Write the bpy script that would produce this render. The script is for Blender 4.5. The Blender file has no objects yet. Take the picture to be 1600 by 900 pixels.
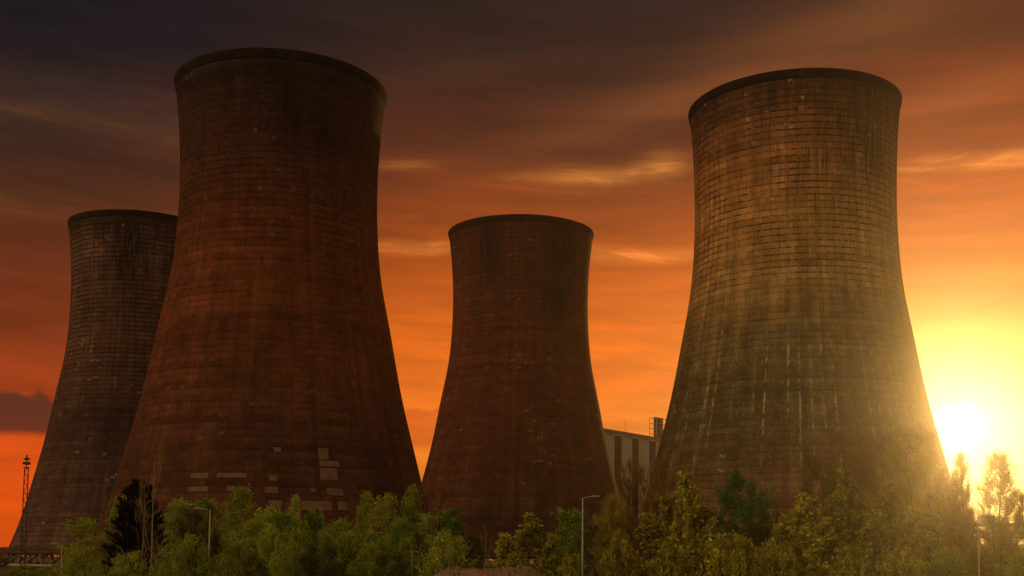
import bpy, bmesh, math, random
import numpy as np
from mathutils import Vector, Matrix

R = math.radians
random.seed(7)
rng = np.random.default_rng(11)
scene = bpy.context.scene
COL = scene.collection

# ------------------------------------------------------------------ camera
F, PITCH, ROLL, CAMZ = 1823.0, 0.0731, 0.0090, 5.0
right0 = Vector((1, 0, 0)); fwd = Vector((0, math.cos(PITCH), math.sin(PITCH)))
up0 = Vector((0, -math.sin(PITCH), math.cos(PITCH)))
cr = right0 * math.cos(ROLL) + up0 * math.sin(ROLL)
cu = up0 * math.cos(ROLL) - right0 * math.sin(ROLL)
PX, PY = 801.2, 732.2                                   # principal point in the 1600 px frame
cam = bpy.data.objects.new('camera', bpy.data.cameras.new('camera'))
COL.objects.link(cam)
cam.matrix_world = Matrix(((cr.x, cu.x, -fwd.x, 0), (cr.y, cu.y, -fwd.y, 0), (cr.z, cu.z, -fwd.z, CAMZ), (0, 0, 0, 1)))
cam.data.sensor_width = 36; cam.data.lens = 36 * F / 1600
cam.data.shift_x = -(PX - 800) / 1600; cam.data.shift_y = (PY - 450) / 1600
cam.data.clip_start = 0.5; cam.data.clip_end = 8000
scene.camera = cam

def ray(px, py):
    return (cr * (px - PX) - cu * (py - PY) + fwd * F).normalized()
def at(px, py, Y):
    d = ray(px, py); t = Y / d.y
    return Vector((d.x * t, Y, CAMZ + d.z * t))

# ------------------------------------------------------------------ light
SUN = ray(1500, 668)
SUN_EL = math.asin(SUN.z); SUN_AZ = math.atan2(SUN.x, SUN.y)
vs = scene.view_settings
scene.display_settings.display_device = 'sRGB'
vs.view_transform = 'Standard'; vs.look = 'None'; vs.exposure = 0.0; vs.gamma = 1.0; vs.use_curve_mapping = False

def lin(r, g, b):
    f = lambda c: (c / 255 / 12.92) if c / 255 <= 0.04045 else ((c / 255 + 0.055) / 1.055) ** 2.4
    return (f(r), f(g), f(b), 1.0)

class NT:
    """small helper that writes node trees"""
    def __init__(s, tree):
        s.t = tree; s.n = tree.nodes; s.l = tree.links
    def put(s, sock, v):
        if isinstance(v, bpy.types.NodeSocket): s.l.new(v, sock)
        else: sock.default_value = v
    def m(s, op, *a, clamp=False):
        n = s.n.new('ShaderNodeMath'); n.operation = op; n.use_clamp = clamp
        for i, v in enumerate(a): s.put(n.inputs[i], v)
        return n.outputs[0]
    def vm(s, op, *a):
        n = s.n.new('ShaderNodeVectorMath'); n.operation = op
        for i, v in enumerate(a): s.put(n.inputs[i], v)
        return n.outputs['Value'] if op in ('DOT_PRODUCT', 'LENGTH') else n.outputs[0]
    def mix(s, fac, a, b, mode='MIX'):
        n = s.n.new('ShaderNodeMix'); n.data_type = 'RGBA'; n.blend_type = mode
        s.put(n.inputs[0], fac); s.put(n.inputs[6], a); s.put(n.inputs[7], b)
        return n.outputs[2]
    def ramp(s, fac, stops, interp='LINEAR'):
        n = s.n.new('ShaderNodeValToRGB'); e = n.color_ramp.elements; n.color_ramp.interpolation = interp
        while len(e) < len(stops): e.new(0.5)
        for i, (p, c) in enumerate(sorted(stops, key=lambda q: q[0])):
            e[i].position = p; e[i].color = c if not isinstance(c, (int, float)) else (c, c, c, 1)
        s.put(n.inputs[0], fac)
        return n.outputs[0]
    def noise(s, vec, scale, detail=3, rough=0.5, dist=0.0):
        n = s.n.new('ShaderNodeTexNoise'); s.put(n.inputs['Vector'], vec)
        n.inputs['Scale'].default_value = scale; n.inputs['Detail'].default_value = detail
        n.inputs['Roughness'].default_value = rough; n.inputs['Distortion'].default_value = dist
        return n.outputs['Fac']
    def white(s, vec):
        n = s.n.new('ShaderNodeTexWhiteNoise'); n.noise_dimensions = '3D'; s.put(n.inputs['Vector'], vec)
        return n.outputs['Value']
    def xyz(s, x, y, z=0.0):
        n = s.n.new('ShaderNodeCombineXYZ')
        for i, v in enumerate((x, y, z)): s.put(n.inputs[i], v)
        return n.outputs[0]
    def sep(s, v):
        n = s.n.new('ShaderNodeSeparateXYZ'); s.put(n.inputs[0], v); return n.outputs
    def sstep(s, v, lo, hi):
        n = s.n.new('ShaderNodeMapRange'); n.interpolation_type = 'SMOOTHSTEP'
        s.put(n.inputs['Value'], v); n.inputs['From Min'].default_value = lo; n.inputs['From Max'].default_value = hi
        return n.outputs['Result']
    def scale(s, col, k):
        return s.vm('MULTIPLY', col, (k, k, k)) if isinstance(k, (int, float)) else s.vm('MULTIPLY', col, s.xyz(k, k, k))
    def gauss(s, u, v, u0, v0, su, sv):
        a = s.m('DIVIDE', s.m('SUBTRACT', u, u0), su); b = s.m('DIVIDE', s.m('SUBTRACT', v, v0), sv)
        return s.m('EXPONENT', s.m('MULTIPLY', s.m('ADD', s.m('MULTIPLY', a, a), s.m('MULTIPLY', b, b)), -1.0))

# ---- sky: Nishita for the air, dusk cloud cover over it
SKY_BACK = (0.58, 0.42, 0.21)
NISHITA = 0.002
world = bpy.data.worlds.new('World'); scene.world = world; world.use_nodes = True; world.cycles.sampling_method = 'NONE'
w = NT(world.node_tree); w.n.clear()
tc = w.n.new('ShaderNodeTexCoord'); D = tc.outputs['Generated']
dx, dy, dz = w.sep(D)
el = w.m('ARCSINE', dz); az = w.m('ARCTAN2', dx, dy)
e01 = w.m('MULTIPLY', el, 2.0)
P = lambda y: max(0.0, (865 - y) / 911.5)
def skyramp(stops): return w.ramp(e01, [(P(y), lin(*c)) for y, c in stops])
warp = w.noise(w.xyz(w.m('MULTIPLY', az, 3.0), w.m('MULTIPLY', el, 9.0), 1.3), 1.0, 4, 0.55)
e01 = w.m('ADD', e01, w.m('MULTIPLY', w.m('SUBTRACT', warp, 0.5), 0.10))
cl = skyramp([(865, (226, 82, 12)), (700, (232, 82, 12)), (650, (175, 62, 16)), (560, (128, 48, 14)), (460, (104, 43, 14)),
              (360, (74, 37, 18)), (270, (62, 38, 27)), (150, (27, 20, 26)), (20, (15, 13, 20))])
cm = skyramp([(865, (252, 150, 45)), (740, (250, 135, 30)), (600, (243, 114, 14)), (500, (226, 102, 10)), (400, (178, 76, 8)),
              (320, (136, 58, 14)), (230, (84, 34, 15)), (130, (54, 26, 16)), (10, (34, 22, 19))])
cw = skyramp([(865, (250, 175, 70)), (600, (236, 138, 38)), (500, (228, 116, 24)), (400, (208, 92, 18)), (310, (170, 66, 14)),
              (220, (124, 38, 5)), (120, (80, 27, 6)), (10, (40, 20, 12))])
col = w.mix(w.sstep(az, -0.42, 0.02), cl, cm)
col = w.mix(w.sstep(az, 0.08, 0.42), col, cw)
# wisps and streaks, long and level
sv = w.xyz(w.m('MULTIPLY', az, 2.2), w.m('MULTIPLY', el, 17.0), 4.0)
wisp = w.noise(sv, 1.6, 6, 0.55, 0.6)
col = w.scale(col, w.m('ADD', 0.30, w.m('MULTIPLY', wisp, 1.4)))
fine = w.noise(w.xyz(w.m('MULTIPLY', az, 9.0), w.m('MULTIPLY', w.m('ADD', el, w.m('MULTIPLY', az, 0.06)), 70.0), 2.0), 1.0, 5, 0.6, 0.9)
hi = w.sstep(fine, 0.44, 0.72)
col = w.scale(col, w.m('ADD', 0.68, w.m('MULTIPLY', fine, 0.64)))
def pix(x, y): return ((x - 800) / 1823, (865 - y) / 1823 + (x - 800) * 0.009 / 1823)
for (x, y, su, sv_, k) in ((925, 286, 95, 13, 0.75), (1040, 272, 34, 16, 0.5), (1010, 405, 210, 11, 0.55), (640, 391, 120, 11, 0.42), (1540, 305, 150, 13, 0.6),
                          (630, 270, 45, 8, 0.20), (95, 238, 95, 11, 0.065), (40, 365, 120, 16, 0.05), (300, 250, 120, 30, 0.03)):
    a0, b0 = pix(x, y)
    g = w.m('MULTIPLY', w.gauss(az, el, a0, b0, su / 1823, sv_ / 1823), w.m('ADD', 0.40, w.m('MULTIPLY', hi, 0.8)))
    col = w.vm('ADD', col, w.vm('MULTIPLY', w.xyz(1.0, 0.36, 0.06), w.xyz(w.m('MULTIPLY', g, k), w.m('MULTIPLY', g, k), w.m('MULTIPLY', g, k))))
for (x, y, su, sv_, slope, k) in ((1250, 120, 330, 42, 0.22, 0.085), (980, 205, 260, 26, 0.20, 0.05), (1500, 210, 180, 26, 0.1, 0.10), (640, 150, 260, 22, 0.15, 0.018), (1560, 30, 160, 20, 0.2, 0.03)):
    a0, b0 = pix(x, y)
    el2 = w.m('SUBTRACT', el, w.m('MULTIPLY', w.m('SUBTRACT', az, a0), slope))
    g = w.m('MULTIPLY', w.gauss(az, el2, a0, b0, su / 1823, sv_ / 1823), w.m('MULTIPLY', w.m('ADD', 0.25, w.m('MULTIPLY', wisp, 1.3)), k))
    col = w.vm('ADD', col, w.vm('MULTIPLY', w.xyz(1.0, 0.30, 0.06), w.xyz(g, g, g)))
# low dark cloud bank to the left
bn = w.m('MULTIPLY', w.m('SUBTRACT', w.noise(w.xyz(w.m('MULTIPLY', az, 26.0), w.m('MULTIPLY', el, 30.0), 3.0), 1.0, 4, 0.55), 0.5), 0.035)
topb = w.m('SUBTRACT', 0.125, w.m('ADD', el, bn))
band = w.m('MULTIPLY', w.sstep(topb, -0.002, 0.004), w.sstep(w.m('ADD', el, w.m('MULTIPLY', bn, 0.15)), 0.086, 0.096))
bandk = w.m('MULTIPLY', band, w.sstep(az, -0.12, -0.36))
col = w.mix(w.m('MULTIPLY', bandk, 0.93), col, lin(62, 34, 29))
col = w.mix(w.m('MULTIPLY', w.m('MULTIPLY', band, w.m('MULTIPLY', w.sstep(az, -0.28, -0.12), w.sstep(az, 0.05, -0.05))), 0.5), col, lin(200, 66, 20))
# brightness round the sun
sd = w.m('ARCCOSINE', w.m('MINIMUM', w.vm('DOT_PRODUCT', D, tuple(SUN)), 1.0))
g1 = w.m('MULTIPLY', w.m('EXPONENT', w.m('MULTIPLY', w.m('POWER', w.m('DIVIDE', sd, 0.065), 2.0), -1.0)), 0.5)
g2 = w.m('MULTIPLY', w.m('EXPONENT', w.m('DIVIDE', sd, -0.10)), 0.18)
disc = w.m('MULTIPLY', w.sstep(sd, 0.026, 0.0), 1.2)
for g, c in ((g1, (1.0, 0.80, 0.36)), (g2, (1.0, 0.60, 0.16)), (disc, (1.0, 0.93, 0.80))):
    col = w.vm('ADD', col, w.vm('MULTIPLY', w.xyz(g, g, g), c))
# the sky behind the camera; unseen bright patch added to model towers and trees
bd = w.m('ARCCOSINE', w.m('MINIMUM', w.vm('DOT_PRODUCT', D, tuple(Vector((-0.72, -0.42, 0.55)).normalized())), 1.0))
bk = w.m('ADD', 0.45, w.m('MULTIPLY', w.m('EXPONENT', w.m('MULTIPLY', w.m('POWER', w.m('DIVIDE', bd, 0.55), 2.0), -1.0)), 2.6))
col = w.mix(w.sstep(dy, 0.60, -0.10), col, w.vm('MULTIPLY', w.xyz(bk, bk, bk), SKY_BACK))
col = w.mix(w.sstep(dz, -0.02, -0.12), col, (0.03, 0.02, 0.012, 1))
nish = w.n.new('ShaderNodeTexSky'); nish.sky_type = 'NISHITA'; nish.sun_disc = False
nish.sun_elevation = SUN_EL; nish.sun_rotation = SUN_AZ; nish.dust_density = 3.0; nish.air_density = 1.0
bg1 = w.n.new('ShaderNodeBackground'); w.put(bg1.inputs[0], nish.outputs[0]); bg1.inputs[1].default_value = NISHITA
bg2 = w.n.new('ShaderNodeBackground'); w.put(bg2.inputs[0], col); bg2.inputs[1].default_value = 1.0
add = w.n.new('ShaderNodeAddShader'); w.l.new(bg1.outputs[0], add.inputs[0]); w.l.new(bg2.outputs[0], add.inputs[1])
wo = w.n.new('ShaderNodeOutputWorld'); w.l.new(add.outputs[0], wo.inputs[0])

sl = bpy.data.lights.new('sun', 'SUN'); sl.energy = 1.0; sl.angle = R(0.6); sl.color = (1.0, 0.59, 0.19)
sun = bpy.data.objects.new('sun', sl); COL.objects.link(sun)
sun.rotation_euler = (-SUN).to_track_quat('-Z', 'Y').to_euler(); sun.location = SUN * 500

HAZE_DENSITY, HAZE_G = 0.00025, 0.925

# ------------------------------------------------------------------ materials
def material(name):
    m = bpy.data.materials.new(name); m.use_nodes = True
    t = NT(m.node_tree); b = m.node_tree.nodes['Principled BSDF']
    b.inputs['Specular IOR Level'].default_value = 0.15
    return m, t, b

def plain(name, c, rough=0.7, metal=0.0, var=0.25, scale=3.0):
    m, t, b = material(name)
    tc = t.n.new('ShaderNodeTexCoord')
    n = t.noise(tc.outputs['Object'], scale, 5, 0.6)
    t.put(b.inputs['Base Color'], t.scale(t.mix(0.0, (*c, 1), (*c, 1)), t.m('ADD', 1 - var, t.m('MULTIPLY', n, 2 * var))))
    b.inputs['Roughness'].default_value = rough; b.inputs['Metallic'].default_value = metal
    return m

def tower_material(name, stops, grime=(0.30, 0.9), drip=0.6, dripz=(40, 95), spots=(), pale=0.35, streak=(0, 0, 0.0), streakcol=(0.42, 0.34, 0.24), seed=0.0, joint=0.62, wobble=8.0, tone=(0.78, 0.70, 0.72)):
    """weathered concrete in lifts: stained colour by height, panel joints, soot runs, lime streaks"""
    m, t, b = material(name)
    uvn = t.n.new('ShaderNodeUVMap'); U, V, _ = t.sep(uvn.outputs[0])
    uv = t.xyz(U, V, seed)
    big = t.noise(uv, 0.035, 5, 0.6)
    runs = t.noise(t.xyz(t.m('MULTIPLY', U, 0.55), t.m('MULTIPLY', V, 0.035), seed + 3), 1.0, 5, 0.62)
    med = t.noise(uv, 0.35, 5, 0.65)
    finen = t.noise(uv, 2.2, 4, 0.7)
    h = t.m('ADD', V, t.m('ADD', t.m('MULTIPLY', t.m('SUBTRACT', big, 0.5), wobble * 2), t.m('MULTIPLY', t.m('SUBTRACT', runs, 0.5), wobble * 2.2)))
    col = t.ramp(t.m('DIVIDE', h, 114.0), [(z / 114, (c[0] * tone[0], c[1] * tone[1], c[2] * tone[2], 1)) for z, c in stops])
    LIFT, PAN = 1.5, 1.95
    jit = t.m('MULTIPLY', t.m('SUBTRACT', t.noise(uv, 0.6, 2), 0.5), 0.22)
    row = t.m('FLOOR', t.m('DIVIDE', t.m('ADD', V, jit), LIFT)); cell = t.m('FLOOR', t.m('DIVIDE', U, PAN)); seg = t.m('FLOOR', t.m('DIVIDE', U, 14.0))
    w1 = t.white(t.xyz(row, cell, seed + 1)); w2 = t.white(t.xyz(row, seed + 2, 0.0)); w3 = t.white(t.xyz(row, seg, seed + 5))
    k = t.m('ADD', 0.60, t.m('ADD', t.m('MULTIPLY', w1, 0.24), t.m('ADD', t.m('MULTIPLY', w2, 0.26), t.m('MULTIPLY', w3, 0.26))))
    k = t.m('MULTIPLY', k, t.m('ADD', 0.35, t.m('MULTIPLY', med, 1.3)))
    k = t.m('MULTIPLY', k, t.m('ADD', 0.40, t.m('MULTIPLY', finen, 1.2)))
    k = t.m('MULTIPLY', k, t.m('ADD', 0.50, t.m('MULTIPLY', big, 1.0)))
    k = t.m('MULTIPLY', k, t.m('ADD', 0.62, t.m('MULTIPLY', runs, 0.76)))
    brush = t.noise(t.xyz(t.m('MULTIPLY', U, 3.2), t.m('MULTIPLY', V, 0.35), t.m('ADD', seed + 11, t.m('MULTIPLY', row, 0.37))), 1.0, 4, 0.7)
    k = t.m('MULTIPLY', k, t.m('ADD', 0.30, t.m('MULTIPLY', brush, 1.4)))
    colw = t.white(t.xyz(t.m('FLOOR', t.m('DIVIDE', t.m('ADD', U, jit), 0.95)), seed + 41, 0.0))
    k = t.m('MULTIPLY', k, t.m('ADD', 0.80, t.m('MULTIPLY', t.m('MULTIPLY', colw, t.sstep(t.noise(t.xyz(t.m('MULTIPLY', U, 0.2), t.m('MULTIPLY', V, 0.03), seed + 8), 1.0, 3), 0.35, 0.6)), 0.45)))
    col = t.scale(col, k)
    # joints
    fr = t.m('FRACT', t.m('DIVIDE', t.m('ADD', V, jit), LIFT)); fu = t.m('FRACT', t.m('DIVIDE', t.m('ADD', U, t.m('MULTIPLY', jit, 0.6)), PAN))
    jh = t.m('SUBTRACT', 1.0, t.sstep(t.m('SUBTRACT', fr, t.m('MULTIPLY', brush, 0.30)), 0.0, 0.14)); jv = t.m('SUBTRACT', 1.0, t.sstep(fu, 0.03, 0.15))
    patchy = t.m('MULTIPLY', t.sstep(t.noise(uv, 0.09, 4, 0.6), 0.30, 0.62), t.m('MULTIPLY', t.sstep(t.noise(uv, 0.9, 3, 0.7), 0.34, 0.58), 1.6))
    hz = t.m('ADD', 0.35, t.m('MULTIPLY', t.sstep(V, grime[0] * 114, grime[1] * 114), 0.65))
    jm = t.m('MULTIPLY', t.m('MAXIMUM', jh, t.m('MULTIPLY', jv, t.m('ADD', 0.25, t.m('MULTIPLY', t.white(t.xyz(t.m('FLOOR', t.m('DIVIDE', V, 4.5)), cell, seed + 51)), 0.75)))), t.m('MULTIPLY', t.m('ADD', 0.25, t.m('MULTIPLY', patchy, 0.85)), t.m('MULTIPLY', hz, joint * 1.35)))
    jm = t.m('MINIMUM', jm, 1.0)
    dark = (0.014, 0.011, 0.010, 1)
    col = t.mix(jm, col, dark)
    # soot runs from the joints
    dn = t.noise(t.xyz(t.m('MULTIPLY', U, 1.9), t.m('MULTIPLY', V, 0.11), seed + 7), 1.0, 4, 0.7)
    dm = t.m('MULTIPLY', t.sstep(dn, 0.50, 0.66), t.m('MULTIPLY', t.sstep(V, dripz[0], dripz[1]), t.sstep(t.noise(uv, 0.06, 3), 0.38, 0.62)))
    dm = t.m('MULTIPLY', dm, drip)
    for (u0, v0, su, svv, kk) in spots:
        g = t.m('MULTIPLY', t.gauss(U, V, u0, v0, su, svv), t.m('MULTIPLY', t.sstep(dn, 0.42, 0.55), kk * 2.0))
        dm = t.m('MAXIMUM', dm, g)
    col = t.mix(t.m('MINIMUM', dm, 1.0), col, dark)
    # lime streaks along vertical joints, chipped pale spots
    if streak[2] > 0:
        colid = t.m('FLOOR', t.m('ADD', t.m('DIVIDE', U, PAN), 0.4))
        Vs = t.m('ADD', V, t.m('MULTIPLY', t.m('SUBTRACT', t.white(t.xyz(colid, seed + 31, 0.0)), 0.5), 26.0))
        zs = t.m('MULTIPLY', t.sstep(Vs, streak[0], streak[0] + 16), t.m('SUBTRACT', 1.0, t.sstep(Vs, streak[1] - 22, streak[1])))
        zs = t.m('MULTIPLY', zs, t.m('ADD', 0.35, t.m('MULTIPLY', w2, 0.9)))
        js = t.m('SUBTRACT', 1.0, t.sstep(t.m('ABSOLUTE', t.m('SUBTRACT', fu, 0.06)), 0.05, 0.20))
        colon = t.sstep(t.white(t.xyz(t.m('FLOOR', t.m('ADD', t.m('DIVIDE', U, PAN), 0.4)), seed + 12, 0.0)), 0.25, 0.6)
        sn = t.sstep(t.noise(t.xyz(t.m('MULTIPLY', U, 0.9), t.m('MULTIPLY', V, 0.42), seed + 9), 1.0, 5, 0.75), 0.44, 0.60)
        fmask = t.m('MULTIPLY', t.m('ADD', t.m('MULTIPLY', js, colon), t.m('MULTIPLY', t.sstep(finen, 0.48, 0.72), 0.55)), t.m('MULTIPLY', sn, zs))
        col = t.mix(t.m('MULTIPLY', fmask, streak[2]), col, (*streakcol, 1))
    w4 = t.white(t.xyz(t.m('FLOOR', t.m('DIVIDE', U, 1.1)), t.m('FLOOR', t.m('DIVIDE', V, 0.8)), seed + 20))
    pm = t.m('MULTIPLY', t.sstep(w4, 0.965, 0.975), t.sstep(t.noise(uv, 1.6, 3), 0.42, 0.56))
    pm = t.m('MULTIPLY', pm, t.sstep(t.noise(uv, 0.07, 2), 0.50, 0.62))
    col = t.mix(t.m('MULTIPLY', pm, pale), col, (0.40, 0.33, 0.26, 1))
    t.put(b.inputs['Base Color'], col)
    b.inputs['Roughness'].default_value = 0.9; b.inputs['Specular IOR Level'].default_value = 0.08
    hgt = t.m('ADD', t.m('MULTIPLY', med, 0.10), t.m('SUBTRACT', t.m('MULTIPLY', finen, 0.05), t.m('MULTIPLY', t.m('MAXIMUM', jh, jv), 0.10)))
    bp = t.n.new('ShaderNodeBump'); bp.inputs['Strength'].default_value = 0.7; bp.inputs['Distance'].default_value = 0.6
    t.put(bp.inputs['Height'], hgt); t.l.new(bp.outputs[0], b.inputs['Normal'])
    return m

def leaf_material(name, c1, c2, trans=0.45, rough=0.7):
    m = bpy.data.materials.new(name); m.use_nodes = True; t = NT(m.node_tree); t.n.clear()
    a = t.n.new('ShaderNodeAttribute'); a.attribute_name = 'tint'
    oi = t.n.new('ShaderNodeObjectInfo')
    c = t.mix(a.outputs['Fac'], (*c1, 1), (*c2, 1))
    c = t.scale(c, t.m('ADD', 0.78, t.m('MULTIPLY', oi.outputs['Random'], 0.44)))
    d = t.n.new('ShaderNodeBsdfDiffuse'); t.put(d.inputs[0], c)
    tr = t.n.new('ShaderNodeBsdfTranslucent'); t.put(tr.inputs[0], t.vm('MULTIPLY', c, (1.15, 1.05, 0.6)))
    mx = t.n.new('ShaderNodeMixShader'); mx.inputs[0].default_value = trans
    t.l.new(d.outputs[0], mx.inputs[1]); t.l.new(tr.outputs[0], mx.inputs[2])
    o = t.n.new('ShaderNodeOutputMaterial'); t.l.new(mx.outputs[0], o.inputs[0])
    return m

# ------------------------------------------------------------------ mesh helpers
def link(name, me, mats, parent=None, smooth=False):
    o = bpy.data.objects.new(name, me); COL.objects.link(o)
    for mt in (mats if isinstance(mats, (list, tuple)) else [mats]): me.materials.append(mt)
    if smooth:
        me.polygons.foreach_set('use_smooth', [True] * len(me.polygons))
    if parent: o.parent = parent
    return o
def tag(o, label=None, cat=None, group=None, kind=None):
    if label: o['label'] = label
    if cat: o['category'] = cat
    if group: o['group'] = group
    if kind: o['kind'] = kind
    return o
def empty(name, loc, rz=0.0):
    o = bpy.data.objects.new(name, None); COL.objects.link(o); o.location = loc; o.rotation_euler = (0, 0, rz); o.empty_display_size = 0.5
    return o
class MB:
    def __init__(s): s.v = []; s.f = []
    def box(s, c, d, rz=0.0):
        i = len(s.v); M = Matrix.Rotation(rz, 3, 'Z'); c = Vector(c)
        for z in (-.5, .5):
            for x, y in ((-.5, -.5), (.5, -.5), (.5, .5), (-.5, .5)): s.v.append(tuple(c + M @ Vector((x * d[0], y * d[1], z * d[2]))))
        s.f += [(i, i + 3, i + 2, i + 1), (i + 4, i + 5, i + 6, i + 7)] + [(i + k, i + (k + 1) % 4, i + 4 + (k + 1) % 4, i + 4 + k) for k in range(4)]
    def tube(s, pts, rad, n=6, cap=True):
        pts = [Vector(p) for p in pts]; rad = [rad] * len(pts) if isinstance(rad, (int, float)) else rad
        base = len(s.v); ref = None
        for k, p in enumerate(pts):
            d = (pts[min(k + 1, len(pts) - 1)] - pts[max(k - 1, 0)]).normalized()
            if ref is None: ref = Vector((1, 0, 0)) if abs(d.x) < 0.9 else Vector((0, 1, 0))
            a = (ref - d * ref.dot(d)).normalized(); b = d.cross(a); ref = a
            for j in range(n):
                t = 2 * math.pi * j / n; s.v.append(tuple(p + (a * math.cos(t) + b * math.sin(t)) * rad[k]))
        for k in range(len(pts) - 1):
            for j in range(n):
                a0 = base + k * n + j; a1 = base + k * n + (j + 1) % n
                s.f.append((a0, a1, a1 + n, a0 + n))
        if cap:
            s.f.append(tuple(base + j for j in range(n))[::-1]); s.f.append(tuple(base + (len(pts) - 1) * n + j for j in range(n)))
    def build(s, name, mat, parent=None, smooth=False):
        me = bpy.data.meshes.new(name); me.from_pydata(s.v, [], s.f); me.update()
        return link(name, me, mat, parent, smooth)

# ------------------------------------------------------------------ ground
def smooth01(a): a = min(1.0, max(0.0, a)); return a * a * (3 - 2 * a)
MC = at(765, 884, 100)
def ground_z(x, y):
    dx_ = (x - MC.x) / 5.9; dy_ = (y - 100) / 8.0
    m = smooth01(1.5 - (abs(dx_) ** 2.4 + abs(dy_) ** 2) ** 0.5) * (3.75 + 0.16 * math.sin(x * 0.8 + 0.6) + 0.10 * math.sin(x * 2.3 + y) + 0.07 * math.sin(x * 4.7 + 2 * y) + 0.05 * math.sin(y * 1.9))
    return m
xs = sorted(set([-1500, -900, -500, -300, -200, -150] + list(range(-120, -18, 2)) + [q * 0.4 for q in range(-45, 45)] + list(range(18, 121, 2)) + [150, 200, 300, 500, 900, 1500]))
ys = sorted(set([-280, -100, 0, 40, 70] + list(range(80, 120, 1)) + list(range(120, 201, 2)) + [230, 260, 300, 400, 520, 700, 900]))
gv = [(x, y, ground_z(x, y)) for y in ys for x in xs]
nx = len(xs)
gf = [(j * nx + i, j * nx + i + 1, (j + 1) * nx + i + 1, (j + 1) * nx + i) for j in range(len(ys) - 1) for i in range(nx - 1)]
gm, t, b = material('rough_ground')
tcn = t.n.new('ShaderNodeTexCoord'); ob = tcn.outputs['Object']
gz = t.sep(ob)[2]
n1 = t.noise(ob, 0.5, 6, 0.65); n2 = t.noise(ob, 3.0, 5, 0.7)
soil = t.mix(n2, (0.10, 0.058, 0.036, 1), (0.36, 0.21, 0.135, 1)); grass = t.mix(n2, (0.018, 0.026, 0.007, 1), (0.06, 0.065, 0.02, 1))
t.put(b.inputs['Base Color'], t.mix(t.m('MAXIMUM', t.sstep(gz, 0.8, 1.6), t.sstep(n1, 0.52, 0.66)), grass, soil))
b.inputs['Roughness'].default_value = 0.95
bp = t.n.new('ShaderNodeBump'); bp.inputs['Strength'].default_value = 0.8; bp.inputs['Distance'].default_value = 0.3
t.put(bp.inputs['Height'], n2); t.l.new(bp.outputs[0], b.inputs['Normal'])
me = bpy.data.meshes.new('ground'); me.from_pydata(gv, [], gf)
tag(link('ground', me, gm, smooth=True), kind='structure')

# ------------------------------------------------------------------ cooling towers
ZC = np.array([0, 14, 28, 42, 56, 70, 84, 96, 106, 114.0])
RC = np.array([41.59, 36.24, 32.50, 29.10, 26.46, 23.86, 22.78, 22.80, 23.46, 24.37])
def cub(x, xp, fp):
    mm = np.gradient(fp, xp); k = np.clip(np.searchsorted(xp, x) - 1, 0, len(xp) - 2)
    h = xp[k + 1] - xp[k]; u = (x - xp[k]) / h
    return (1 + 2 * u) * (1 - u) ** 2 * fp[k] + u * (1 - u) ** 2 * h * mm[k] + u * u * (3 - 2 * u) * fp[k + 1] + u * u * (u - 1) * h * mm[k + 1]
HT, Z0 = 114.0, 4.3
concrete = plain('pale_concrete', (0.34, 0.27, 0.21), 0.9, var=0.35, scale=0.8)
dark_concrete = plain('soot_concrete', (0.06, 0.042, 0.034), 0.92, var=0.55, scale=0.35)
leg_mat = plain('leg_concrete', (0.15, 0.10, 0.075), 0.9, var=0.35, scale=0.8)
inner_mat = plain('inner_concrete', (0.12, 0.09, 0.07), 0.95)
patch_mat = plain('repair_render', (0.165, 0.092, 0.058), 0.9, var=0.6, scale=0.7)

def lathe(name, rings, mat, parent, NS=192, closed=False):
    """rings: list of (radius, z); uv in metres round the wall and metres up"""
    v = []; f = []; uv = []
    for r, z in rings:
        for j in range(NS):
            a = 2 * math.pi * j / NS; v.append((r * math.sin(a), r * math.cos(a), z))
    K = len(rings)
    for i in range(K if closed else K - 1):
        i2 = (i + 1) % K
        for j in range(NS):
            j2 = (j + 1) % NS
            f.append((i * NS + j, i2 * NS + j, i2 * NS + j2, i * NS + j2))
            ua, ub = j / NS * 150, (j + 1) / NS * 150
            uv += [(ua, rings[i][1]), (ua, rings[i2][1]), (ub, rings[i2][1]), (ub, rings[i][1])]
    me = bpy.data.meshes.new(name); me.from_pydata(v, [], f)
    l = me.uv_layers.new(name='UVMap')
    l.data.foreach_set('uv', np.array(uv, dtype=np.float32).ravel())
    me.update()
    return link(name, me, mat, parent, smooth=True)

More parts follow.
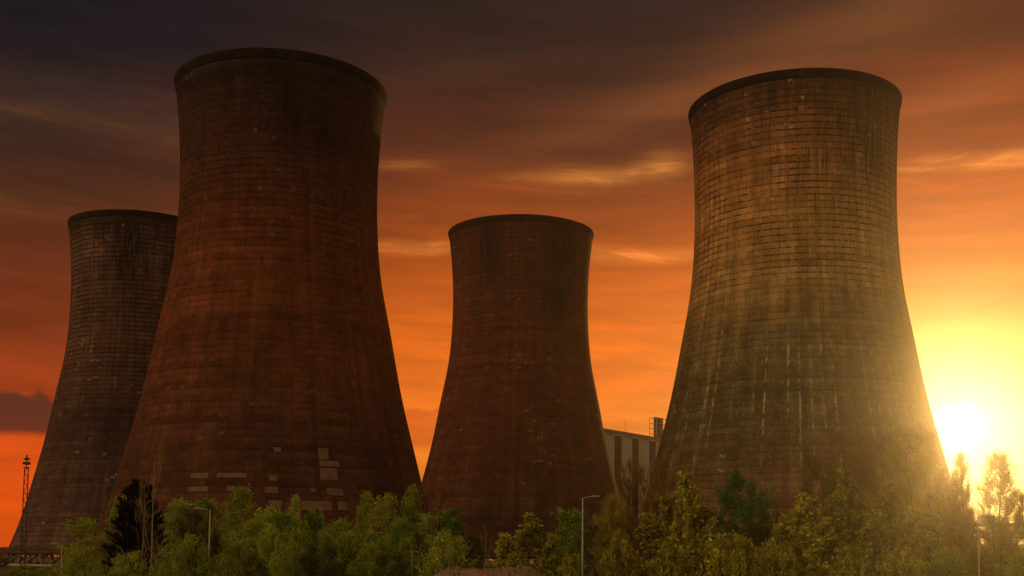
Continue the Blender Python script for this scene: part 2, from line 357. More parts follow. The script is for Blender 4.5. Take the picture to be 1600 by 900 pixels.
def cooling_tower(X, Y, s, mat, label, full_legs, dprof=None):
    root = empty('cooling_tower', (X, Y, 0))
    # the uv seam turned away from the viewer
    root.rotation_euler.z = math.atan2(-X, Y)
    tag(root, label, 'cooling tower', 'hyperbolic cooling towers')
    prof = (RC + (dprof if dprof is not None else 0)) * s
    rad = lambda z: float(cub(np.array([z]), ZC, prof)[0])
    zs = list(np.linspace(Z0, 112.0, 64))
    rings = [(rad(z), z) for z in zs] + [(rad(z) - 0.6, z) for z in zs[::-1]]
    lathe('shell', rings, [mat], root, closed=True)
    zt = [112.0, 112.3, 112.7, 113.2, 113.6, 114.0]
    rr = [(rad(z) + 0.10 + 0.22 * smooth01((z - 112) / 2), z) for z in zt]
    rim = lathe('rim_band', rr + [(rad(114) - 0.7, 114.02), (rad(113) - 0.7, 113), (rad(112) - 0.6, 112.02)], [rimmat], root, closed=True)
    lathe('lintel_ring', [(rad(Z0) + 0.25, Z0 - 0.75), (rad(Z0) + 0.25, Z0 + 0.5), (rad(Z0) - 0.8, Z0 + 0.5), (rad(Z0) - 0.8, Z0 - 0.75)], [dark_concrete], root, closed=True)
    rb = rad(0) + 1.2
    lathe('basin_wall', [(rb + 1.4, -0.3), (rb + 1.4, 0.7), (rb + 0.9, 0.7), (rb + 0.9, -0.3)], [concrete], root, closed=True)
    legme = None; NL = 24
    for k in range(NL):
        for sgn in (-1, 1):
            a0 = (k + 0.5) * 2 * math.pi / NL; a1 = a0 + sgn * 0.5 * 2 * math.pi / NL * 0.93
            if not full_legs and math.cos(a0) > 0.2: continue
            r0, r1 = rb - 0.2, rad(Z0) - 0.25
            mb = MB(); p0 = Vector((r0 * math.sin(a0 + sgn * 0.012), r0 * math.cos(a0 + sgn * 0.012), -0.2)); p1 = Vector((r1 * math.sin(a1), r1 * math.cos(a1), Z0 - 0.7))
            mb.tube([p0, p1], 0.36, 8)
            mb.build('support_leg', leg_mat, root, smooth=True)
    # iron hand rail round the crown of the tower and the access ladder
    return root, rad

rimmat = tower_material('rim_soot', [(0, (0.020, 0.013, 0.010)), (114, (0.024, 0.015, 0.011))], seed=41, joint=0.35, drip=0.4, pale=0.08)
m2 = tower_material('tower_red', [(0, (0.15, 0.056, 0.032)), (14, (0.125, 0.050, 0.028)), (34, (0.125, 0.048, 0.025)), (44, (0.17, 0.058, 0.025)), (60, (0.21, 0.062, 0.024)),
                                  (78, (0.19, 0.056, 0.024)), (95, (0.095, 0.036, 0.021)), (106, (0.068, 0.029, 0.019)), (112, (0.04, 0.019, 0.014))],
                    drip=0.6, seed=3, joint=0.45, pale=0.20, spots=((73, 101, 2.0, 7, 1.0), (66, 98, 2.5, 6, 0.7)))
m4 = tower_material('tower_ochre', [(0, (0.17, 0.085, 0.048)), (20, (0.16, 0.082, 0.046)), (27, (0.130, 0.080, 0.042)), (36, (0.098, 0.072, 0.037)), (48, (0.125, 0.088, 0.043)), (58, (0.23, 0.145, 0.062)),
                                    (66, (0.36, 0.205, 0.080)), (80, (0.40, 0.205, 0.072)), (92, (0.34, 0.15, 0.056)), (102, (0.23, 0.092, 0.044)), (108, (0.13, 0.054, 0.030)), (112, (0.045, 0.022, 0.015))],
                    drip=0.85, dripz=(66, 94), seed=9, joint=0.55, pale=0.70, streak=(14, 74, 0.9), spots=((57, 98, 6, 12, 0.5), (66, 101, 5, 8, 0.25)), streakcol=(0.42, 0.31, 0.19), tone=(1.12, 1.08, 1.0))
m3 = tower_material('tower_rust', [(0, (0.085, 0.037, 0.028)), (17, (0.080, 0.036, 0.025)), (22, (0.125, 0.046, 0.027)), (45, (0.145, 0.047, 0.025)), (75, (0.150, 0.047, 0.024)), (108, (0.13, 0.044, 0.025)), (112, (0.05, 0.020, 0.014))],
                    drip=0.35, seed=17, joint=0.42, pale=0.45, streak=(8, 36, 0.45), streakcol=(0.22, 0.13, 0.085), spots=((60, 102, 4.2, 11, 2.6), (86, 103, 3.0, 9, 1.6), (63, 88, 5, 9, 0.8)))
m1 = tower_material('tower_grey', [(0, (0.16, 0.088, 0.066)), (20, (0.11, 0.066, 0.053)), (45, (0.078, 0.050, 0.041)), (56, (0.12, 0.067, 0.050)), (78, (0.15, 0.078, 0.056)), (107, (0.17, 0.092, 0.068)), (110.5, (0.05, 0.028, 0.021))],
                    drip=1.0, dripz=(64, 86), seed=29, joint=0.90, pale=0.50, spots=((58, 98, 6, 12, 1.0), (80, 100, 6, 10, 0.8)))

T2, rad2 = cooling_tower(-55.6, 270.35, 1.007, m2, 'huge dark red brown cooling tower with pale square repair patches near its foot', False)
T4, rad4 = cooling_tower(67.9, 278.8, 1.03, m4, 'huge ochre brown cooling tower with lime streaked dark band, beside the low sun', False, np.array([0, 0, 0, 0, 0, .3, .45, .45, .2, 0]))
T3, rad3 = cooling_tower(2.1, 392.9, 1.012, m3, 'rust brown cooling tower standing farther back between the two nearest towers', False)
T1, rad1 = cooling_tower(-127.1, 390.1, 0.955, m1, 'grey brown cooling tower partly hidden behind the big red one, its base legs showing', True)

# pale repair patches on the near left tower: thin curved slabs of render
def hit(px, py, root, rad):
    d = ray(px, py); t0 = root.location.y - 60
    for k in range(4000):
        p = Vector((0, 0, CAMZ)) + d * (t0 + k * 0.03)
        q = p - root.location
        if math.hypot(q.x, q.y) <= rad(q.z): return math.atan2(q.x, q.y) , q.z
    return None
def patch(box, root, rad):
    x0, y0, x1, y1 = box
    a = hit(x0, (y0 + y1) / 2, root, rad); c = hit(x1, (y0 + y1) / 2, root, rad); tp = hit((x0 + x1) / 2, y0, root, rad); bt = hit((x0 + x1) / 2, y1, root, rad)
    if not (a and c and tp and bt): return
    a0, a1 = a[0], c[0]
    if a1 - a0 > math.pi: a0 += 2 * math.pi
    if a0 - a1 > math.pi: a1 += 2 * math.pi
    n = max(2, int(abs(a1 - a0) * 30) + 2); zs = np.linspace(bt[1], tp[1], 3)
    th = root.rotation_euler.z
    v = []; f = []
    for off in (0.09, -0.05):
        for z in zs:
            for j in range(n + 1):
                aa = a0 + (a1 - a0) * j / n + th
                r = rad(z) + off; v.append((r * math.sin(aa), r * math.cos(aa), z))
    W = n + 1; S = 3 * W
    for i in range(2):
        for j in range(n): f.append((i * W + j, i * W + j + 1, (i + 1) * W + j + 1, (i + 1) * W + j))
    ring = [j for j in range(W)] + [W * i + n for i in range(1, 3)] + [2 * W + j for j in range(n - 1, -1, -1)] + [W]
    for q in range(len(ring)):
        a_, b_ = ring[q], ring[(q + 1) % len(ring)]; f.append((b_, a_, a_ + S, b_ + S))
    me = bpy.data.meshes.new('repair_patch'); me.from_pydata(v, [], f); link('repair_patch', me, patch_mat, root)
for bx in ((298, 739, 325, 747), (339, 739, 385, 746), (295, 760, 325, 768), (355, 759, 368, 767), (428, 699, 439, 706), (497, 700, 513, 718), (499, 720, 530, 729),
           (500, 731, 527, 750), (421, 743, 433, 751), (414, 761, 434, 770), (485, 763, 494, 768), (511, 763, 536, 774), (420, 782, 441, 792), (472, 783, 519, 797), (528, 784, 542, 797)):
    patch(bx, T2, rad2)
for bx in ((1277, 705, 1291, 712), (1391, 677, 1411, 682)): patch(bx, T4, rad4)

# ------------------------------------------------------------------ boiler house between the towers
clad = plain('grey_cladding', (0.50, 0.41, 0.36), 0.7, var=0.2, scale=0.25)
trimm = plain('pale_trim', (0.55, 0.46, 0.38), 0.6, var=0.15)
glass_m, t, b = material('dark_glass'); b.inputs['Base Color'].default_value = (0.03, 0.033, 0.04, 1); b.inputs['Roughness'].default_value = 0.45; b.inputs['Specular IOR Level'].default_value = 0.12
steel = plain('dark_steel', (0.07, 0.055, 0.05), 0.6, 0.3)
black = plain('black_frame', (0.018, 0.017, 0.018), 0.6)
galv = plain('galvanised_steel', (0.40, 0.37, 0.34), 0.5, 0.4)
A = at(943.5, 669.5, 470); B_ = at(1035, 683.5, 508)
hB = A.z; B = Vector((B_.x, B_.y, hB))
dirb = Vector((B.x - A.x, B.y - A.y, 0)); Lb = dirb.length; dirb.normalize(); ang = math.atan2(dirb.y, dirb.x)
bh = empty('boiler_house', (A.x, A.y, 0), ang)      # local x along the wall, local y back from it
tag(bh, 'tall grey flat roofed boiler house with dark vertical window strips, between two towers', 'building')
px_per = lambda px: (lambda d: ((d.x * A.y - d.y * A.x) / (d.y * dirb.x - d.x * dirb.y)))(ray(px, 680))
x_lo, x_hi = -22.0, Lb + 26.0
def bbox(name, x0, x1, y0, y1, z0, z1, mat, parent=bh):
    mb = MB(); mb.box(((x0 + x1) / 2, (y0 + y1) / 2, (z0 + z1) / 2), (x1 - x0, y1 - y0, z1 - z0)); return mb.build(name, mat, parent)
bbox('wall', x_lo, x_hi, 0.0, 34, 0, hB - 1.6, clad)
bbox('roof', x_lo - 0.4, x_hi + 0.4, -0.45, 34.4, hB - 1.597, hB, plain('roof_edge', (0.20, 0.165, 0.145), 0.7))
strips = [(px_per(a), px_per(c)) for a, c in ((960.6, 970.6), (988.2, 997.3), (1015, 1023.8))]
pitch_ = strips[1][0] - strips[0][0]
strips = [(strips[0][0] - pitch_, strips[0][1] - pitch_)] + strips + [(strips[2][0] + pitch_, strips[2][1] + pitch_)]
for (a, c) in strips:
    wd = bbox('window_strip', a, c, -0.22, -0.004, 3.0, hB - 2.0, black)
    nfl = 15; hh = (hB - 5.6) / nfl
    mbp = MB(); 
    for k in range(nfl):
        z0 = 3.3 + k * hh
        for q in range(2):
            xm0 = a + 0.25 + q * (c - a - 0.3) / 2
            mbp.box((xm0 + (c - a - 0.6) / 4, -0.24, z0 + hh * 0.45), ((c - a - 0.7) / 2, 0.05, hh * 0.72))
    mbp.build('pane', glass_m, wd)
for k, zz in enumerate((hB * 0.28, hB * 0.52, hB * 0.76)):
    prev = x_lo
    mb = MB()
    for (a, c) in strips + [(x_hi, x_hi)]:
        mb.box(((prev + a) / 2, -0.06, zz), (a - prev - 0.05, 0.11, 0.30)); prev = c
    mb.build('string_course', trimm if k == 9 else clad, bh)
for (a, c) in strips:
    mb = MB(); mb.box(((a + c) / 2 - 0.6, -0.52, hB - 1.9), ((c - a) * 1.6, 0.5, 0.42)); mb.build('gutter', trimm, bh)

# steel framed flue on its roof
V = at(1030.5, 668, 512)
fl = empty('rooftop_flue', (V.x, V.y, hB), ang); tag(fl, 'steel framed flue cluster standing on the boiler house roof, beside the ochre tower', 'flue')
zt = at(1030, 652, 512).z - hB
mb = MB()
for q in (-2.3, 0.0, 2.3): mb.tube([(q, 0.6, 0), (q, 0.6, zt * 0.98)], 0.95, 10)
mb.build('flue_pipes', plain('rust_steel', (0.10, 0.05, 0.03), 0.8), fl)
mb = MB()
for x in (-4.6, 0, 4.6):
    for y in (-1.2, 2.4): mb.tube([(x, y, 0), (x, y, zt * 0.93)], 0.11, 5)
for k in range(5):
    z = zt * 0.93 * k / 4 + 0.05
    for y in (-1.2, 2.4): mb.tube([(-4.6, y, z), (4.6, y, z)], 0.09, 5)
    for x in (-4.6, 4.6): mb.tube([(x, -1.2, z), (x, 2.4, z)], 0.09, 5)
mb.build('frame', galv, fl)
for px, top, lab in ((949, 648, 'thin radio mast on the roof edge near the rust brown tower'), (986.5, 655, 'thin radio mast on the roof over the middle window strip')):
    sx = px_per(px); p = A + dirb * sx + Vector((-dirb.y, dirb.x, 0)) * 3; z1 = at(px, top, p.y).z
    r_ = empty('roof_mast', (p.x, p.y, hB)); tag(r_, lab, 'mast', 'masts on the boiler house roof')
    mb = MB(); mb.tube([(0, 0, 0), (0, 0, z1 - hB)], [0.10, 0.05], 6); mb.build('pole', galv, r_)
    mb = MB(); mb.tube([(-0.5, 0, (z1 - hB) * 0.8), (0.5, 0, (z1 - hB) * 0.8)], 0.04, 5); mb.tube([(0, 0, 0), (0.9, 0, 0.05)], 0.04, 5); mb.tube([(-0.4, 0, (z1 - hB) * 0.6), (0.4, 0, (z1 - hB) * 0.6)], 0.04, 5); mb.build('aerial', galv, r_)

# ------------------------------------------------------------------ lattice mast, lamp posts, pipe bridge
Lm = at(37.5, 710, 190); base = at(35.5, 880, 190)
ms = empty('floodlight_mast', (base.x, 190, 0), 0.5); tag(ms, 'slender lattice steel mast with a floodlight cluster on top, at the far left', 'mast')
hm = Lm.z - 2.2; wL = 0.36
mb = MB()
for sx in (-1, 1):
    for sy in (-1, 1): mb.tube([(sx * wL, sy * wL, 0), (sx * wL * 0.8, sy * wL * 0.8, hm)], 0.055, 5)
nz = 24
for k in range(nz):
    z0, z1 = hm * k / nz, hm * (k + 1) / nz; q = wL * (1 - 0.2 * k / nz); s = 1 if k % 2 else -1
    for (ax, ay, bx_, by_) in ((-s, -1, s, -1), (-s, 1, s, 1), (-1, -s, -1, s), (1, -s, 1, s)):
        mb.tube([(ax * q, ay * q, z0), (bx_ * q, by_ * q, z1)], 0.032, 4)
mb.build('lattice', steel, ms)
mb = MB(); mb.tube([(0, 0, hm - 0.2), (0, 0, hm + 1.3)], 0.09, 6); mb.box((0, 0, hm + 0.05), (0.9, 0.9, 0.08)); mb.build('head_pole', steel, ms)
for k in range(4):
    a = k * math.pi / 2 + 0.3
    mb = MB(); mb.box((math.sin(a) * 0.42, math.cos(a) * 0.42, hm + 0.75), (0.5, 0.30, 0.42), -a); mb.box((math.sin(a) * 0.2, math.cos(a) * 0.2, hm + 0.55), (0.06, 0.3, 0.06), -a)
    mb.build('floodlight', steel, ms)
mb = MB(); mb.tube([(0, 0, hm + 1.25), (0, 0, hm + 2.1)], [0.16, 0.12], 8); mb.box((0, 0, hm + 1.45), (0.85, 0.85, 0.28)); mb.build('beacon', steel, ms)

post_m = plain('lamp_post_grey', (0.34, 0.27, 0.22), 0.55, 0.2)
def lamp(px, top, Y, side, label, arm=1.3, rad=0.085, h=10):
    p = at(px, top, Y); root = empty('street_lamp', (p.x, Y, 0)); tag(root, label, 'street lamp', 'street lamps among the trees')
    z = p.z
    mb = MB(); mb.tube([(0, 0, 0), (0, 0, z * 0.16), (0, 0, z * 0.17), (0, 0, z)], [rad * 1.7, rad * 1.7, rad * 1.1, rad * 0.75], 10); mb.build('pole', post_m, root, True)
    mb = MB(); mb.tube([(0, 0, z - 0.05), (side * arm * 0.35, -0.1, z + 0.05), (side * arm * 0.8, -0.2, z + 0.10)], rad * 0.6, 8); mb.build('arm', post_m, root, True)
    mb = MB(); i0 = side * arm * 0.7
    for (u0, u1, hh, ww) in ((0.0, 0.75, 0.13, 0.26),):
        mb.box((i0 + side * 0.4, -0.2, z + 0.13), (0.78, 0.26, 0.10)); mb.box((i0 + side * 0.42, -0.2, z + 0.205), (0.6, 0.18, 0.05))
    hd = mb.build('lamp_head', post_m, root)
    mb = MB(); mb.box((i0 + side * 0.45, -0.2, z + 0.07), (0.5, 0.2, 0.03)); mb.build('lens', glass_m, hd)
lamp(910.5, 778, 104, 1, 'grey street lamp with its arm to the right, below the rust brown tower', 1.0)
lamp(328.5, 797, 112, -1, 'grey street lamp with its arm to the left, before the pale patched tower', 1.0)
lamp(1528, 809, 112, 1, 'street lamp at the far right, beside the low sun and the pointed poplars', 1.0)
lamp(219, 825, 140, -1, 'low street lamp in front of the dark conifer', 0.9)
lamp(97, 851, 165, -1, 'far small street lamp at the foot of the grey brown tower', 0.9)
wood = plain('grey_timber', (0.22, 0.15, 0.10), 0.9)
p = at(644, 860, 118); tp = empty('timber_post', (p.x, 118, 0)); tag(tp, 'thin pole with a short crossbar beside the earth mound', 'post')
mb = MB(); mb.tube([(0, 0, 0), (0, 0, p.z)], [0.09, 0.07], 7); mb.build('pole', wood, tp, True)
mb = MB(); mb.box((0, 0, p.z - 0.12), (0.7, 0.08, 0.1)); mb.build('crossbar', wood, tp)

Yb = 235
b0 = at(1512, 817, Yb); b1 = at(1680, 817, Yb); zb = b0.z
br = empty('pipe_bridge', (b0.x, Yb, 0)); tag(br, 'dark raised pipe bridge on steel legs at the right edge, under the poplar', 'bridge')
Wb = b1.x - b0.x
mb = MB(); mb.box((Wb / 2, 0, zb - 0.35), (Wb, 3.0, 0.7)); mb.build('deck', steel, br)
mb = MB()
for k in range(3): mb.tube([(0.2, -1 + k, zb - 1.6 - 0.15 * k), (Wb, -1 + k, zb - 1.6 - 0.15 * k)], 0.26, 10)
mb.build('pipes', galv, br, True)
mb = MB()
for y in (-1.3, 1.3): mb.box((Wb / 2, y, zb - 2.9), (Wb, 0.18, 0.3))
n = int(Wb / 3)
for k in range(n):
    x0, x1 = k * 3.0, k * 3.0 + 3; s = k % 2
    for y in (-1.3, 1.3): mb.tube([(x0, y, zb - 2.9 if s else zb - 0.7), (x1, y, zb - 0.7 if s else zb - 2.9)], 0.08, 5)
mb.build('truss', steel, br)
for k in range(4):
    mb = MB(); x = 1.5 + k * Wb / 3.6
    for y in (-1.1, 1.1): mb.box((x, y, (zb - 3.05) / 2), (0.4, 0.4, zb - 3.05))
    mb.tube([(x, -1.1, 0.4), (x, 1.1, zb - 3.4)], 0.08, 5); mb.build('trestle', steel, br)
mb = MB()
for k in range(int(Wb / 1.5)): mb.tube([(k * 1.5 + 0.1, -1.4, zb), (k * 1.5 + 0.1, -1.4, zb + 1.1)], 0.035, 4)
for z in (0.55, 1.1): mb.tube([(0.1, -1.4, zb + z), (Wb, -1.4, zb + z)], 0.035, 4)
mb.build('railing', steel, br)

# ------------------------------------------------------------------ trees
bark = plain('brown_bark', (0.12, 0.075, 0.05), 0.9, var=0.4, scale=2.0)
bark_pale = plain('pale_bark', (0.26, 0.20, 0.15), 0.9, var=0.4, scale=2.0)
bark_dark = plain('dark_bark', (0.05, 0.034, 0.026), 0.9, var=0.4, scale=2.0)
L_willow = leaf_material('willow_leaves', (0.095, 0.125, 0.022), (0.50, 0.54, 0.085), 0.45)
L_alder = leaf_material('alder_leaves', (0.065, 0.115, 0.02), (0.32, 0.44, 0.065), 0.45)
L_maple = leaf_material('maple_leaves', (0.125, 0.115, 0.02), (0.68, 0.60, 0.10), 0.45)
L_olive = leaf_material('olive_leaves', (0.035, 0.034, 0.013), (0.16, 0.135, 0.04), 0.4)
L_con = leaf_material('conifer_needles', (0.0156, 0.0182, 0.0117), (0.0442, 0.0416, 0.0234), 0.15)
L_pine = leaf_material('pine_needles', (0.035, 0.075, 0.022), (0.15, 0.26, 0.06), 0.25)
L_twig = leaf_material('orange_twigs', (0.14, 0.078, 0.026), (0.42, 0.25, 0.07), 0.3)
L_gold = leaf_material('gold_twigs', (0.20, 0.145, 0.03), (0.56, 0.46, 0.085), 0.4)
L_pop = leaf_material('poplar_leaves', (0.104, 0.091, 0.0325), (0.208, 0.182, 0.065), 0.45)

def quads_mesh(name, V4, tint, mat):
    """V4: (n,4,3) leaf corners, tint: (n,)"""
    n = len(V4); me = bpy.data.meshes.new(name)
    me.vertices.add(n * 4); me.vertices.foreach_set('co', V4.reshape(-1).astype(np.float32))
    me.loops.add(n * 4); me.loops.foreach_set('vertex_index', np.arange(n * 4, dtype=np.int32))
    me.polygons.add(n); me.polygons.foreach_set('loop_start', np.arange(0, n * 4, 4, dtype=np.int32))
    try: me.polygons.foreach_set('loop_total', np.full(n, 4, dtype=np.int32))
    except Exception: pass
    a = me.attributes.new('tint', 'FLOAT', 'FACE'); a.data.foreach_set('value', np.clip(tint, 0, 1).astype(np.float32))
    me.update(); me.validate(); me.materials.append(mat)
    return me
def leaves(centres, size, rg, flat=0.0, asp=0.55, droop=0.0):
    n = len(centres)
    d = rg.normal(size=(n, 3)); d[:, 2] -= droop; d /= np.linalg.norm(d, axis=1)[:, None]
    e = rg.normal(size=(n, 3)); e -= d * (e * d).sum(1)[:, None]; e /= np.linalg.norm(e, axis=1)[:, None]
    s = size * rg.uniform(0.6, 1.35, n)[:, None]
    a = centres - d * s * 0.5; c = centres + d * s * 0.5; m = centres - d * s * 0.05
    return np.stack([a, m + e * s * asp * 0.5, c, m - e * s * asp * 0.5], 1)
def strips_(p, q, w0, rg):
    """thin twig blades from p to q"""
    d = q - p; e = rg.normal(size=p.shape); dn = d / (np.linalg.norm(d, axis=1)[:, None] + 1e-6)
    e -= dn * (e * dn).sum(1)[:, None]; e /= np.linalg.norm(e, axis=1)[:, None] + 1e-6
    w0 = np.asarray(w0).reshape(-1, 1)
    return np.stack([p - e * w0, p + e * w0, q + e * w0 * 0.4, q - e * w0 * 0.4], 1)

def envelope(shape, v):
    if shape == 'oval': return math.sin(math.pi * min(1, v * 0.88 + 0.10)) ** 0.75
    if shape == 'round': return math.sqrt(max(0.02, 1 - (2 * (0.14 + 0.85 * v) - 1) ** 2))
    if shape == 'pointed': return max(0.05, (1 - v) ** 0.62) * min(1, v * 2.6 + 0.45)
    if shape == 'fan': return (0.34 + 0.72 * v ** 0.9) * math.sqrt(max(0.03, 1 - v ** 5))
    return 1.0
def skeleton(H, Wd, rg, nlimb=18, start=0.18, up=0.9, shape='oval', stems=1, sub=5, lumps=5):
    """trunk, limbs that reach into an uneven crown H high and 2*Wd wide, and the twigs at their ends"""
    paths = []; tips = []; K = 8; trunks = []
    r0 = 0.009 * H + 0.02
    for s in range(stems):
        off = rg.normal(size=2) * ((0.26 * Wd) if stems > 1 else 0.05 * Wd); Hs = H * (0.97 if s == 0 else rg.uniform(0.75, 0.95))
        b = off * 0.3
        tr = [np.array([b[0] + off[0] * (k / K) ** 1.2 + rg.normal() * 0.025 * Wd, b[1] + off[1] * (k / K) ** 1.2 + rg.normal() * 0.025 * Wd, Hs * k / K]) for k in range(K + 1)]
        q = r0 * (1 if s == 0 else 0.75)
        paths.append((tr, [q * (1 - 0.93 * k / K) + 0.006 for k in range(K + 1)])); trunks.append(tr)
    la = rg.uniform(0, 2 * math.pi, lumps); lv = rg.uniform(0.1, 0.95, lumps); ls = rg.uniform(-0.42, 0.30, lumps)
    for i in range(nlimb):
        v = (i + rg.uniform(0, 1)) / nlimb
        a = rg.uniform(0, 2 * math.pi)
        lump = sum(ls[m] * math.exp(-((math.remainder(a - la[m], 2 * math.pi)) / 0.8) ** 2 - ((v - lv[m]) / 0.22) ** 2) for m in range(lumps))
        rho = Wd * envelope(shape, v) * (1 + lump) * rg.uniform(0.45, 1.0) ** 0.6
        z = H * (start + (1 - start) * v)
        tr = trunks[rg.integers(0, stems)]
        zo = max(0.10 * H * rg.uniform(0.6, 1.3), z - up * max(rho, 0.12 * Wd) - 0.02 * H); Ht = tr[-1][2]
        u = min(zo / Ht, 0.97) * K; k = min(int(u), K - 1); f_ = u - k
        p = tr[k] * (1 - f_) + tr[k + 1] * f_
        q = np.array([math.cos(a) * rho, math.sin(a) * rho, z])
        mid = p * 0.5 + q * 0.5 + np.array([math.cos(a), math.sin(a), -0.4]) * rho * 0.12
        ln = np.linalg.norm(q - p); rr = r0 * 0.34 * (1 - 0.75 * v)
        paths.append(([p, mid, q], [rr, rr * 0.6, 0.007])); tips.append((mid, q))
        for j in range(sub):
            g = rg.uniform(0.35, 1.0); c = p * (1 - g) ** 2 + 2 * mid * g * (1 - g) + q * g * g
            d = (q - p) / (ln + 1e-6) * 0.7 + rg.normal(size=3) * 0.55 + np.array([0, 0, 0.35 * up])
            e_ = c + d / np.linalg.norm(d) * Wd * rg.uniform(0.16, 0.42)
            e_[2] = min(max(e_[2], 0.2), H * 1.02)
            tips.append((c, e_)); paths.append(([c, e_], [rr * 0.4 + 0.003, 0.004]))
    return paths, tips

def trunk_mesh(paths, mat, n0=7):
    mb = MB()
    for i, (p, r) in enumerate(paths): mb.tube(p, r, n0 if len(p) > 4 else (5 if len(p) == 3 else 3), cap=False)
    me = bpy.data.meshes.new('trunk'); me.from_pydata(mb.v, [], mb.f); me.update(); me.materials.append(mat)
    me.polygons.foreach_set('use_smooth', [True] * len(me.polygons))
    return me

def proto(kind, seed, v_=0):
    """unit meshes built at a nominal size: returns (H, W, trunk mesh, crown mesh)"""
    rg = np.random.default_rng(seed)
    def leafy(H, W, n, size, mat, bk, nlimb, sub, up, shape, start=0.2, stems=1, spread=0.2, droop=0.0, asp=0.55, hang=0.0):
        paths, tips = skeleton(H, W, rg, nlimb, start, up, shape, stems, sub=sub)
        T = np.array([q for _, q in tips]); S = np.array([p for p, _ in tips])
        per = np.clip(rg.normal(1, 0.5, len(T)), 0.1, 2.4); per = per / per.sum()
        idx = rg.choice(len(T), n, p=per); g = rg.uniform(0.0, 1.06, n)[:, None]
        c = S[idx] * (1 - g) + T[idx] * g + np.clip(rg.normal(size=(n, 3)), -1.9, 1.9) * spread
        c[:, 2] -= np.abs(rg.normal(size=n)) * hang
        c[:, 2] = np.maximum(c[:, 2], 0.1)
        ct = rg.uniform(0.0, 1.0, len(T))
        tint = 0.5 * ct[idx] + 0.5 * rg.uniform(0, 1, n)
        return H, W, trunk_mesh(paths, bk), quads_mesh('crown', leaves(c, size, rg, asp=asp, droop=droop), tint, mat)
    def twiggy(H, W, n, mat, bk, up, shape, stems, start=0.15, wtw=0.012, ln=0.8, leafn=0, nlimb=60, sub=5, lsize=0.13):
        paths, tips = skeleton(H, W, rg, nlimb, start, up, shape, stems, sub=sub)
        S = np.array([p for p, _ in tips]); T = np.array([q for _, q in tips])
        idx = rg.integers(0, len(T), n); g = rg.uniform(0.0, 1.0, n)[:, None]
        p = S[idx] * (1 - g) + T[idx] * g
        d = (T - S)[idx]; d /= np.linalg.norm(d, axis=1)[:, None] + 1e-6
        d = d * 0.55 + rg.normal(size=(n, 3)) * 0.42 + np.array([0, 0, 0.5]); d /= np.linalg.norm(d, axis=1)[:, None]
        l = ln * rg.uniform(0.3, 1.2, n)[:, None]
        q = p + d * l
        V4 = strips_(p, q, np.full(n, wtw), rg)
        k = rg.uniform(0.3, 0.95, n)[:, None]; p2 = p * (1 - k) + q * k
        d2 = d * 0.6 + rg.normal(size=(n, 3)) * 0.6; d2 /= np.linalg.norm(d2, axis=1)[:, None]
        V5 = strips_(p2, p2 + d2 * l * 0.5, np.full(n, wtw * 0.8), rg)
        ct = rg.uniform(0, 1, len(T))[idx]; tt = 0.5 * ct + 0.5 * rg.uniform(0, 1, n)
        al = [V4, V5]; tl = [tt, tt]
        if leafn:
            j = rg.integers(0, n, leafn); cc = q[j] + rg.normal(size=(leafn, 3)) * 0.15
            al.append(leaves(cc, lsize, rg)); tl.append(0.3 + 0.7 * rg.uniform(0, 1, leafn))
        return H, W, trunk_mesh(paths, bk), quads_mesh('crown', np.concatenate(al), np.concatenate(tl), mat)
    if kind == 'willow': return leafy(11, 2.9, 10000, 0.25, L_willow, bark_pale, 80, 4, 1.0, 'pointed' if v_ == 1 else 'oval', 0.10, 2, 0.20, 0.5, 0.45, 0.18)
    if kind == 'alder': return leafy(10, 3.0, 11000, 0.27, L_alder, bark, 80, 4, 0.6, 'round', 0.12, 1, 0.22, 0.2, 0.6)
    if kind == 'maple': return leafy(10, 2.6, 4200, 0.38, L_maple, bark, 46, 4, 1.9, 'pointed', 0.06, 4, 0.16, 0.3, 0.7)
    if kind == 'shrub': return leafy(5, 3.2, 8000, 0.22, L_willow, bark, 70, 4, 0.6, 'round', 0.04, 4, 0.20, 0.2, 0.55)
    if kind == 'shrub_yellow': return leafy(5, 3.2, 4600, 0.32, L_maple, bark, 60, 4, 0.9, 'round', 0.04, 4, 0.18, 0.2, 0.7)
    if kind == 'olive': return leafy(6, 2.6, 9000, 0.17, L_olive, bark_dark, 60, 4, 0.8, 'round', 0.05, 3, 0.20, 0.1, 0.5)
    if kind == 'pine': return leafy(11, 2.6, 10000, 0.26, L_pine, bark, 46, 5, 0.6, 'round', 0.34, 2, 0.22, 0.0, 0.35)
    if kind == 'twiggy': return twiggy(12, 3.0, 9000, L_twig, bark_dark, 1.7, 'fan', 3, leafn=2500, lsize=0.09)
    if kind == 'gold': return twiggy(13, 2.5, 9000, L_gold, bark, 1.6, 'oval', 2, leafn=5000, lsize=0.11)
    if kind == 'poplar': return twiggy(20, 3.6, 9000, L_pop, bark, 1.3, 'oval', 1, 0.10, 0.022, 1.1, leafn=9000, lsize=0.22, nlimb=130)
    if kind == 'bare': return twiggy(11, 2.2, 150, L_twig, bark_pale, 2.6, 'fan', 1, 0.25, 0.022, 0.8, nlimb=13, sub=3, leafn=160)
    if kind == 'dark_twig': return twiggy(8, 2.6, 6500, L_olive, bark_dark, 0.9, 'round', 3, 0.06, 0.016, 0.6, leafn=6000, lsize=0.14)
